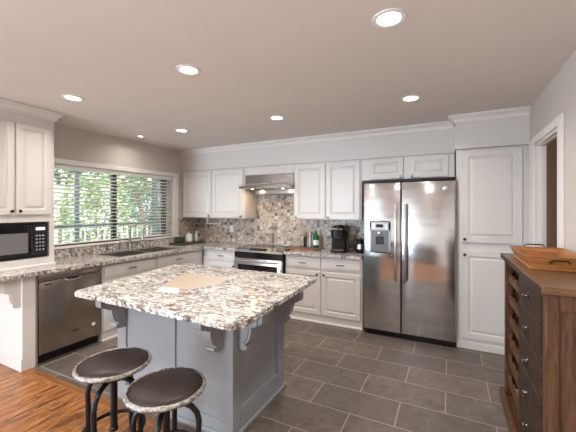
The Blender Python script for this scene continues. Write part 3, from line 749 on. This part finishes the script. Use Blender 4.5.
# island slab: outline with rounded corners and a chiselled rim
def rounded(poly, rads, n=6):
    out = []; m = len(poly)
    for i in range(m):
        p = Vector(poly[i]); a = (Vector(poly[i-1]) - p).normalized(); q = (Vector(poly[(i+1) % m]) - p).normalized(); r = rads[i]
        ang = a.angle(q); dd = r / math.tan(ang/2); cc = p + (a + q).normalized() * (r / math.sin(ang/2))
        s, e = p + a*dd - cc, p + q*dd - cc; a0 = math.atan2(s.y, s.x); a1 = math.atan2(e.y, e.x)
        while a1 - a0 > PI: a1 -= 2*PI
        while a1 - a0 < -PI: a1 += 2*PI
        for k in range(n + 1): t = a0 + (a1 - a0)*k/n; out.append((cc.x + r*math.cos(t), cc.y + r*math.sin(t)))
    return out
def chiselled(poly, z0, z1, mat, name, seg=.012, amp=.005):
    pts = []
    for i in range(len(poly)):
        a, b_ = Vector(poly[i]), Vector(poly[(i+1) % len(poly)]); k = max(1, int((b_ - a).length / seg))
        pts += [a.lerp(b_, j/k) for j in range(k)]
    cen = sum(pts, Vector((0, 0))) / len(pts); n = len(pts); R = []; rr = random.Random(3)
    lv = [(z1, .006), (z1 - .004, .0), (z1 - .014, 0), (z0 + .012, 0), (z0 + .002, .003), (z0, .008)]
    V = []; F = []
    for li, (z, ins) in enumerate(lv):
        for p in pts:
            d = (p - cen).normalized(); j = 0 if li in (0, 5) else rr.uniform(-amp, amp*.6)
            q = p - d * (ins - j); V.append((q.x, q.y, z + (0 if li in (0, 5) else rr.uniform(-.0015, .0015))))
    for li in range(5):
        for k in range(n): F.append((li*n + k, (li+1)*n + k, (li+1)*n + (k+1) % n, li*n + (k+1) % n))
    F.append(tuple(range(n))); F.append(tuple(range(5*n, 6*n))[::-1])
    m = MB().raw(V, F); bmesh.ops.recalc_face_normals(m.bm, faces=m.bm.faces[:])
    return m.build(name, mat, smooth=False)
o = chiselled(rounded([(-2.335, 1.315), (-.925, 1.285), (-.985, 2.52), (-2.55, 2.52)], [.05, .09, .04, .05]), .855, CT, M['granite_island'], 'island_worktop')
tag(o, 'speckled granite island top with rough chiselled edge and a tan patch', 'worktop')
# ---------------------------------------------------------------- stools
def stool(loc, H, rot, label):
    c = thing('bar_stool', label, 'stool', loc, rot, 'leather stools at the island')
    R = .184
    MB().lathe([(0, H), (R*.45, H - .001), (R*.75, H - .006), (R*.90, H - .016), (R*.93, H - .024), (0, H - .026)], n=48).build('seat_pad', M['leather'], c, ang=60)
    b = MB(); prof = [(R*.90, H - .018), (R*.935, H - .012), (R*.97, H - .014), (R, H - .024), (R*1.005, H - .027), (R*.985, H - .033), (R*.80, H - .038), (R*.80, H - .03)]
    b.lathe(prof, n=64)
    rr = random.Random(5)
    for v in b.bm.verts:
        v.co += Vector((rr.uniform(-1, 1), rr.uniform(-1, 1), rr.uniform(-1, 1))) * .0014
    b.build('seat_rim', M['rim'], c, 'worn silver-painted rim', ang=60)
    b = MB()
    for k in range(90):
        a = 2*PI*k/90; b.lathe([(.0042, 0), (.003, .0025), (0, .0034)], (R*.905*math.cos(a), R*.905*math.sin(a), H - .0165), 'z', 6)
    b.build('nail_heads', M['bronze'], c)
    MB().lathe([(0, H - .085), (.085, H - .085), (.09, H - .075), (.075, H - .062), (.075, H - .050), (0, H - .050)], n=24).build('seat_plate', M['dark_metal'], c)
    b = MB(); b.tube([(0, 0, H - .08), (0, 0, .30)], .017, 14); b.lathe([(.017, .31), (.021, .305), (.021, .29), (.008, .283), (0, .283)], n=14)
    b.build('screw_post', M['dark_metal'], c)
    for k in range(4):
        a = k * PI/2; ca, sa = math.cos(a), math.sin(a)
        P = [(.03, H-.095), (.075, H-.10), (.115, H-.118), (.142, H-.150), (.152, H-.19), (.150, H-.24), (.148, .33), (.150, .26), (.158, .17), (.172, .08), (.185, .012)]
        lg = MB().tube([(r*ca, r*sa, z) for r, z in P], .0135, 10).build('leg', M['dark_metal'], c, ang=60)
        MB().lathe([(.017, 0), (.017, .008), (.013, .014), (0, .014)], (.186*ca, .186*sa, .0), n=12).build('foot_glide', M['rubber'], lg)
    MB().tube([(.146*math.cos(2*PI*k/40), .146*math.sin(2*PI*k/40), .30) for k in range(40)], .010, 8, closed=True).build('foot_ring', M['dark_metal'], c, ang=60)
    return c
stool((-1.590, 1.107, .001), .665, math.radians(20), 'round dark leather stool standing farther left, beside the wood floor edge')
stool((-1.204, 1.105, .001), .635, math.radians(32), 'round dark leather stool nearest the camera, overlapping the other stool')

# ---------------------------------------------------------------- sideboard against the right wall
SXF, SXB, SYN, SYF, SH = .375, .664, 1.772, 2.965, 1.12
L = SYF - SYN; Dp = SXB - SXF
c = thing('sideboard', 'tall rustic wooden sideboard with bottle rack and drawers against the right wall', 'sideboard', (SXF, SYF, 0), -PI/2)
# local: x from far end towards the camera, y into the wall, z up
TZ = SH - .032
b = MB(); b.box(-.02, -.02, TZ, L + .02, Dp + .004, SH, .003); b.build('top', M['walnut_top'], c)
MB().box(-.02, -.0235, TZ - .004, L + .019, -.0202, SH - .001, .001).build('top_edge', M['char_wood'], c, 'dark front edge of the top')
b = MB()
for x0, x1 in ((0, .05), (L - .055, L)):
    for y0, y1 in ((0, .05), (Dp - .05, Dp)): b.box(x0, y0, .0, x1, y1, TZ, .003)
b.box(.05, .0, TZ - .022, L - .055, .03, TZ, .002)
b.build('frame', M['walnut'], c)
b = MB(); b.box(L - .02, .045, .05, L - .010, Dp - .045, TZ - .01)
for z0, z1 in ((.06, .14), (TZ - .075, TZ)): b.box(L - .03, .045, z0, L - .002, Dp - .045, z1, .003)
b.build('end_panel', M['walnut'], c)
MB().box(.01, .045, .1, .02, Dp - .045, TZ).build('end_panel', M['walnut'], c)
MB().box(.02, Dp - .012, .08, L - .03, Dp - .004, TZ).build('back_panel', M['walnut'], c)
XR = .585      # bottle rack bay | drawers
MB().box(XR, .004, .09, XR + .022, Dp - .014, TZ - .024).build('divider', M['char_wood'], c)
MB().box(.051, .001, .03, L - .056, Dp - .014, .058).build('bottom_shelf', M['walnut'], c)
MB().box(-.022, -.028, .0, L + .01, -.001, .082, .003).build('plinth', M['walnut'], c)
for k in range(6):      # scalloped bottle rails
    z = .17 + k * .155
    for y in (.02, .20):
        b = MB(); pts = [(.051, z - .03)]; n = 40
        for i in range(n + 1):
            x = .051 + (XR - .053) * i / n; ph = (i / n * 4) % 1.0; pts.append((x, z + .035 - .032 * math.sin(PI * ph)))
        pts.append((XR - .002, z - .03)); b.prism(pts, y, y + .018, 'y'); b.build('bottle_rail', M['walnut'], c)
for k in range(6):
    z0 = .062 + k * .172; z1 = z0 + .167
    d_ = MB().box(XR + .026, -.006, z0, L - .058, .20, z1, .003).build('drawer', M['char_wood'], c)
    b = MB(); xm = (XR + L - .035)/2; zz = (z0 + z1)/2 - .005
    b.lathe([(.020, 0), (.020, .002), (.008, .005), (.006, .012), (.011, .018), (.010, .024), (0, .027)], (xm, -.006, zz), '-y', 16)
    b.tube([(xm - .014, -.016, zz), (xm - .016, -.022, zz - .015), (xm, -.026, zz - .028), (xm + .016, -.022, zz - .015), (xm + .014, -.016, zz)], .003, 6)
    b.build('drawer_pull', M['pull'], d_)
# wooden serving tray on it
c = thing('serving_tray', 'orange-brown wooden serving tray with metal handles on top of the sideboard', 'tray', (.53, 2.50, SH + .001))
hx, hy, ox, oy, hz, t = .115, .255, .035, .035, .075, .009
b = MB(); b.box(-hx - .012, -hy - .012, 0, hx + .012, hy + .012, .010, .002); b.build('base', M['tray_wood'], c)
def side(p):     # sloping board between lower and upper lines
    return MB().raw(p, [(0,1,2,3), (7,6,5,4), (0,4,5,1), (1,5,6,2), (2,6,7,3), (3,7,4,0)])
for s in (-1, 1):
    side([(s*hx, -hy, .010), (s*hx, hy, .010), (s*(hx+ox), hy+oy, hz), (s*(hx+ox), -hy-oy, hz), (s*(hx-t), -hy+t, .010), (s*(hx-t), hy-t, .010), (s*(hx+ox-t), hy+oy-t, hz), (s*(hx+ox-t), -hy-oy+t, hz)]).build('side', M['tray_wood'], c, smooth=False)
    o = side([(-hx, s*hy, .010), (hx, s*hy, .010), (hx+ox, s*(hy+oy), hz), (-hx-ox, s*(hy+oy), hz), (-hx+t, s*(hy-t), .010), (hx-t, s*(hy-t), .010), (hx+ox-t, s*(hy+oy-t), hz), (-hx-ox+t, s*(hy+oy-t), hz)]).build('side', M['tray_wood'], c, smooth=False)
    yy = s*(hy + .026)
    zt = .088 if s > 0 else .060; w2 = .05 if s > 0 else .032
    MB().tube([(-w2 - .01, yy, .048), (-w2 - .008, yy + s*.022, zt - .014), (-w2, yy + s*.028, zt), (w2, yy + s*.028, zt), (w2 + .008, yy + s*.022, zt - .014), (w2 + .01, yy, .048)], .0045, 8).build('handle', M['bronze'], o)

# ---------------------------------------------------------------- things on the worktops
c = thing('coffee_maker', 'black pod coffee maker standing on the worktop left of the refrigerator', 'coffee maker', (-1.325, 4.13, CT + .001), math.radians(14))
b = MB(); b.prism(rounded([(-.105, -.14), (.105, -.14), (.105, .14), (-.105, .14)], [.05, .05, .04, .04]), 0, .03, 'z'); b.build('base', M['black'], c)
MB().prism(rounded([(-.095, .01), (.095, .01), (.095, .14), (-.095, .14)], [.02, .02, .05, .05]), .03, .20, 'z').build('column', M['black'], c)
b = MB(); V = [(-.10, -.12), (.10, -.12), (.10, .14), (-.10, .14)]
b.prism(rounded(V, [.07, .07, .05, .05]), .19, .285, 'z'); b.build('head', M['black'], c)
b = MB()
for k_, (s_, z0_, z1_) in enumerate(((.97, .285, .305), (.90, .305, .323), (.78, .323, .338), (.60, .338, .350), (.36, .350, .357))): b.prism(rounded([(x*s_, .01 + (y - .01)*s_) for x, y in V], [.09*s_]*4), z0_, z1_, 'z')
b.build('lid', M['black'], c, ang=60)
MB().tube([(-.094, -.03, .302), (-.088, -.11, .305), (-.05, -.14, .308), (0, -.146, .309), (.05, -.14, .308), (.088, -.11, .305), (.094, -.03, .302)], .008, 8).build('lid_handle', M['steel'], c, 'silver front handle')
MB().box(-.07, -.128, .03, .07, -.02, .04, .003).build('drip_tray', M['steel'], c)
MB().prism(rounded([(.103, -.01), (.128, -.01), (.128, .13), (.103, .13)], [.012]*4), 0, .27, 'z').build('water_tank', paint('smoky_tank', (.012, .013, .015), .25), c)
MB().lathe([(.03, .20), (.03, .17), (.018, .16), (0, .16)], (0, -.08, 0), n=16).build('spout', M['black_gloss'], c)

c = thing('electric_kettle', 'small black and silver kettle standing against the left side of the refrigerator', 'kettle', (-1.035, 4.14, CT + .001))
MB().lathe([(.06, 0), (.065, .01), (.06, .02), (0, .02)], n=22).build('base', M['black'], c)
MB().lathe([(.056, .021), (.060, .04), (.052, .12), (.042, .165), (.0, .165)], n=24).build('body', M['black_gloss'], c)
MB().lathe([(.0595, .055), (.0605, .055), (.0545, .115), (.0535, .115)], n=24).build('band', M['steel'], c, 'silver band')
MB().lathe([(.042, .166), (.036, .182), (.012, .188), (.012, .20), (0, .202)], n=20).build('lid', M['black'], c)
MB().tube([(-.035, -.03, .175), (-.075, -.05, .165), (-.085, -.055, .10), (-.055, -.04, .045)], .010, 8).build('handle', M['black'], c)
MB().tube([(.04, 0, .13), (.062, .0, .155)], [.014, .009], 8).build('spout', M['steel'], c)

o = MB().prism([(-.20, -.14), (.17, -.15), (.20, .02), (-.16, .10)], 0, .018, 'z').build('cutting_board', M['board_wood'], loc=(-1.80, 4.16, CT + .001))
tag(o, 'thin reddish-brown cutting board lying on the worktop right of the range', 'cutting board')
c = thing('oil_bottle', 'green glass bottle with white label at the back of the worktop right of the range', 'bottle', (-1.705, 4.27, CT + .0195))
MB().lathe([(.038, 0), (.042, .006), (.042, .145), (.034, .175), (.018, .195), (.016, .222), (0, .222)], n=20).build('body', M['green_glass'], c)
MB().lathe([(.0425, .04), (.0427, .045), (.0427, .105), (.0425, .11)], n=20).build('label_band', M['white'], c)
MB().lathe([(.018, .222), (.018, .242), (0, .244)], n=14).build('cap', paint('green_cap', (.01, .2, .05), .4), c)
for x, y, mm, lb in ((-1.80, 4.285, 'steel', 'silver pepper mill beside the green bottle, the farther right of the pair'), (-1.875, 4.275, 'copper', 'brownish salt mill left of the silver mill, by the green bottle')):
    c = thing('spice_mill', lb, 'spice mill', (x, y, CT + .0195))
    MB().lathe([(.024, 0), (.026, .006), (.022, .05), (.024, .11), (.020, .15), (0, .15)], n=18).build('body', M[mm] if mm == 'steel' else M['char_wood'], c)
    MB().lathe([(.020, .151), (.024, .165), (.024, .20), (.018, .215), (.008, .22), (.008, .232), (0, .234)], n=18).build('cap', M['steel'] if mm == 'steel' else M['copper'], c)

c = tag(MB().box(-.14, -.27, 0, .14, .27, .028, .006).build('counter_tray', M['tray_dark'], loc=(-3.86, 3.99, CT + .001)), 'dark flat tray on the worktop in the window corner', 'tray')
TZ_ = CT + .0305
c = thing('storage_jar', 'white ceramic canister on the dark corner tray', 'jar', (-3.86, 4.02, TZ_))
MB().lathe([(.045, 0), (.052, .01), (.052, .10), (.046, .115), (0, .115)], n=22).build('body', M['white'], c)
MB().lathe([(.048, .116), (.048, .125), (.015, .135), (.012, .145), (0, .148)], n=22).build('lid', M['white'], c)
o = MB().lathe([(.026, 0), (.03, .008), (.03, .10), (.012, .135), (.012, .17), (0, .17)], n=18).build('glass_bottle', M['clear'], loc=(-3.83, 4.16, TZ_))
tag(o, 'slim cloudy glass bottle at the right rear of the corner tray', 'bottle')
o = MB().box(-.05, -.065, 0, .05, .065, .085, .012, 2).build('napkin_box', M['cloth_green'], loc=(-3.88, 3.83, TZ_))
tag(o, 'low dark green box at the window end of the corner tray', 'box')

# wall plates and the little white wire holder under the cabinet
def outlet(x, z, label, cat='outlet', toggle=False):
    c = thing('wall_outlet', label, cat, (x, BY - .0082, z))
    MB().box(-.038, -.005, -.058, .038, 0, .058, .003).build('cover_plate', M['trim'], c)
    b = MB()
    for s in (-1, 1): b.box(-.016, -.007, s*.024 - .014, .016, -.0051, s*.024 + .014, .002)
    b.build('sockets', M['white'], c)
outlet(-3.27, 1.13, 'white outlet plate on the mosaic wall left of the range')
outlet(-1.20, 1.16, 'white outlet plate on the mosaic wall behind the coffee maker')
b = MB(); b.tube([(0, 0, 0), (0, 0, -.098), (.29, 0, -.098), (.29, 0, -.085)], .010, 8)
b.box(-.012, -.012, -.003, .012, .012, 0); b.box(.20, -.012, -.003, .225, .012, 0); b.cyl((.2125, 0, -.003), (.29, 0, -.09), .004, 6)
o = b.build('towel_holder', M['white'], loc=(-3.67, 4.24, 1.3145))
tag(o, 'white wire paper towel holder hanging under the left wall cabinet', 'towel holder')

# ---------------------------------------------------------------- recessed ceiling lights
LAMPS = [(-.28, 1.71, 'recessed ceiling light nearest the camera at top right'), (-1.645, 1.705, 'recessed ceiling light above the near half of the island'),
         (-2.97, 1.68, 'recessed ceiling light close to the tall microwave cabinet'), (-2.99, 2.99, 'recessed ceiling light between the window and the range hood'),
         (-1.66, 3.03, 'recessed ceiling light in front of the coffee maker cabinet'), (-.31, 3.03, 'recessed ceiling light in front of the refrigerator')]
def can(x, y, label, r=.085, power=CAN_POWER, spread=2.6):
    c = thing('ceiling_light', label, 'ceiling light', (x, y, CZ), 0, 'recessed ceiling lights')
    MB().lathe([(r, 0), (r - .002, -.005), (r - .022, -.006), (r - .026, -.001), (r - .026, 0)], n=36).build('trim_ring', M['white'], c)
    MB().lathe([(0, -.0015), (r - .027, -.0015), (r - .027, -.0005), (0, -.0005)], n=32).build('lens', M['lamp'], c)
    add_light('can_light', 'AREA', (0, 0, -.012), (0, 0, 0), power, CAN_COLOR, 2*(r - .03), spread=spread, parent=c)
for x, y, lb in LAMPS: can(x, y, lb)
can(-3.72, 2.97, 'small recessed ceiling light close to the window wall', .055, 2.2, 2.7)
for x in (-.3, -1.65, -3.0):  # extra rows behind the camera, added to brighten the kitchen from the front
    for y in (.2, -1.3, -2.7): can(x, y, 'recessed ceiling light over the living area, %s row from the kitchen, %s' % ({.2: 'first', -1.3: 'second', -2.7: 'third'}[y], {-.3: 'right', -1.65: 'middle', -3.0: 'left'}[x]), power=11)
add_light('hall_daylight', 'AREA', (1.5, 2.9, 2.3), (0, 0, 0), 5, (1, .85, .7), .5)  # added lamp that brightens the closed room beyond the doorway

# ---------------------------------------------------------------- living area behind the camera (seen in the refrigerator doors)
c = thing('sofa', 'dark fabric sofa in the living area facing the kitchen', 'sofa', (-1.0, -1.75, 0))
MB().box(-1.05, -.42, .10, 1.05, .42, .42, .04, 3).build('seat', M['sofa'], c)
MB().box(-1.05, -.44, .43, 1.05, -.20, .86, .05, 3).build('backrest', M['sofa'], c)
for s in (-1, 1): MB().box(min(s*1.06, s*1.24), -.44, .08, max(s*1.06, s*1.24), .42, .62, .04, 3).build('armrest', M['sofa'], c)
for x in (-1, 1):
    for y in (-.36, .34): MB().cyl((x, y, .0), (x, y, .10), .025, 10).build('leg', M['walnut'], c)

# ---------------------------------------------------------------- outside the kitchen window
GZ = -.35
struct(MB().box(-40, -6, GZ - .1, -4.2, 45, GZ).build('ground', M['grass'], smooth=False))
def leaf_cloud(center, rad, n, size, mat, parent, seed, name='foliage'):
    rr = random.Random(seed); V = []; F = []
    for k in range(n):
        while True:
            p = Vector((rr.uniform(-1, 1), rr.uniform(-1, 1), rr.uniform(-1, 1)))
            if .45 < p.length < 1: break
        p *= 1 + .18 * math.sin(5*p.x + seed) * math.cos(4*p.y) 
        p = Vector((p.x*rad[0], p.y*rad[1], p.z*rad[2])) + Vector(center)
        a = Vector((rr.gauss(0, 1), rr.gauss(0, 1), rr.gauss(0, 1))).normalized(); b_ = a.orthogonal().normalized(); cc = a.cross(b_)
        s = size * rr.uniform(.6, 1.3); i = len(V)
        V += [p - b_*s, p + cc*s*.45 + a*s*.15, p + b_*s, p - cc*s*.45 + a*s*.15]; F.append((i, i+1, i+2, i+3))
    return MB().raw(V, F).build(name, mat, parent, smooth=False)
def tree(x, y, h, cr, n, mat, label, seed, lean=.3, tr=.12, ch=2):
    c = thing('tree', label, 'tree', (x, y, GZ), 0)
    MB().tube([(0, 0, 0), (lean*.3, 0, h*.3), (lean*.4, lean*.5, h*.6), (lean, lean, h*.95)], [tr, tr*.8, tr*.6, tr*.3], 10).build('trunk', M['bark'], c)
    leaf_cloud((lean*.6, lean*.5, h*.82), (cr, cr, ch), n, .11, M[mat], c, seed)
def bush(x, y, r, h, n, mat, label, seed, size=.07):
    c = thing('bush', label, 'bush', (x, y, GZ), 0)
    b = MB()
    for k in range(5): a = k*1.26; b.tube([(0, 0, 0), (.3*r*math.cos(a), .3*r*math.sin(a), h*.4), (.5*r*math.cos(a), .5*r*math.sin(a), h*.7)], [.03, .02, .01], 6)
    b.build('stems', M['bark'], c)
    leaf_cloud((0, 0, h*.55), (r, r, h*.5), n, size, M[mat], c, seed)
bush(-9.0, 5.7, 1.05, 2.75, 2900, 'leaf_light', 'large pale green bush outside beyond the railing, left of the window centre mullion', 11, .065)
bush(-8.9, 8.75, .9, 2.0, 1700, 'leaf_dark', 'darker green bush outside beyond the railing at the right of the window', 12, .07)
tree(-12.3, 10.2, 3.0, 1.55, 2600, 'leaf_teal', 'bluish green tree outside seen through the right window pane', 21, .3, .14, 2.2)
tree(-9.2, 7.75, 3.9, 1.0, 1300, 'leaf_light', 'light green tree with leaning brown trunk outside near the window', 22, -.7, .10, 1.1)
tree(-12.6, 6.7, 4.4, 1.5, 1100, 'leaf_dark', 'tree outside whose crown fills the top left of the window', 23, .3, .12, 1.0)
tree(-15.9, 14.6, 4.2, 2.2, 2600, 'leaf_dark', 'distant dark tree outside at the far right of the window', 24, .3, .16, 2.6)
# white neighbouring house with siding
c = thing('neighbouring_house', 'white sided neighbouring house outside behind the trees', 'house', (-17, 9, GZ))
hb = MB(); hb.box(-2, -4.5, 0, 0, 3.6, 4.6)
for k in range(22): hb.box(0, -4.5, .1 + k*.2, .03, 3.6, .27 + k*.2)
hb.build('wall', M['ext_white'], c, smooth=False)
MB().box(-2.2, -4.8, 4.61, .4, 3.9, 4.9).build('roof', M['ext_post'], c)
for y in (-3.3, -1.3, 1.2): MB().box(.031, y, 1.9, .06, y + .8, 3.4).build('window', M['ext_post'], c)
# deck railing and posts
DX = -7.2
c = thing('deck_railing', 'dark metal railing with upright pickets outside the window', 'railing', (DX, 0, GZ))
b = MB(); b.box(-.03, 1.6, 1.42, .03, 10.5, 1.46); b.box(-.015, 1.6, .32, .015, 10.5, .35); b.build('rails', M['ext_post'], c, smooth=False)
b = MB()
for k in range(60): y = 1.65 + k*.148; b.box(-.012, y, .10, .012, y + .026, 1.42)
b.build('pickets', paint('picket_grey', (.55, .57, .57), .6), c, smooth=False)
struct(MB().box(DX - .15, 1.0, GZ, -4.2, 11, GZ + .09).build('deck', paint('deck_boards', (.32, .30, .28), .8), smooth=False))
struct(MB().box(-5.4, 1.0, 2.75, -4.2, 11, 2.83).build('porch_roof', M['ext_white'], smooth=False))
for y, r_, lb in ((3.95, .035, 'blue-grey porch post outside the left window pane'), (5.90, .055, 'blue-grey porch post outside the right window pane')):
    tag(MB().box(-r_, -r_, 0, r_, r_, 3.2, .006).build('porch_post', M['ext_post'], loc=(DX + .35, y, GZ + .091)), lb, 'post')
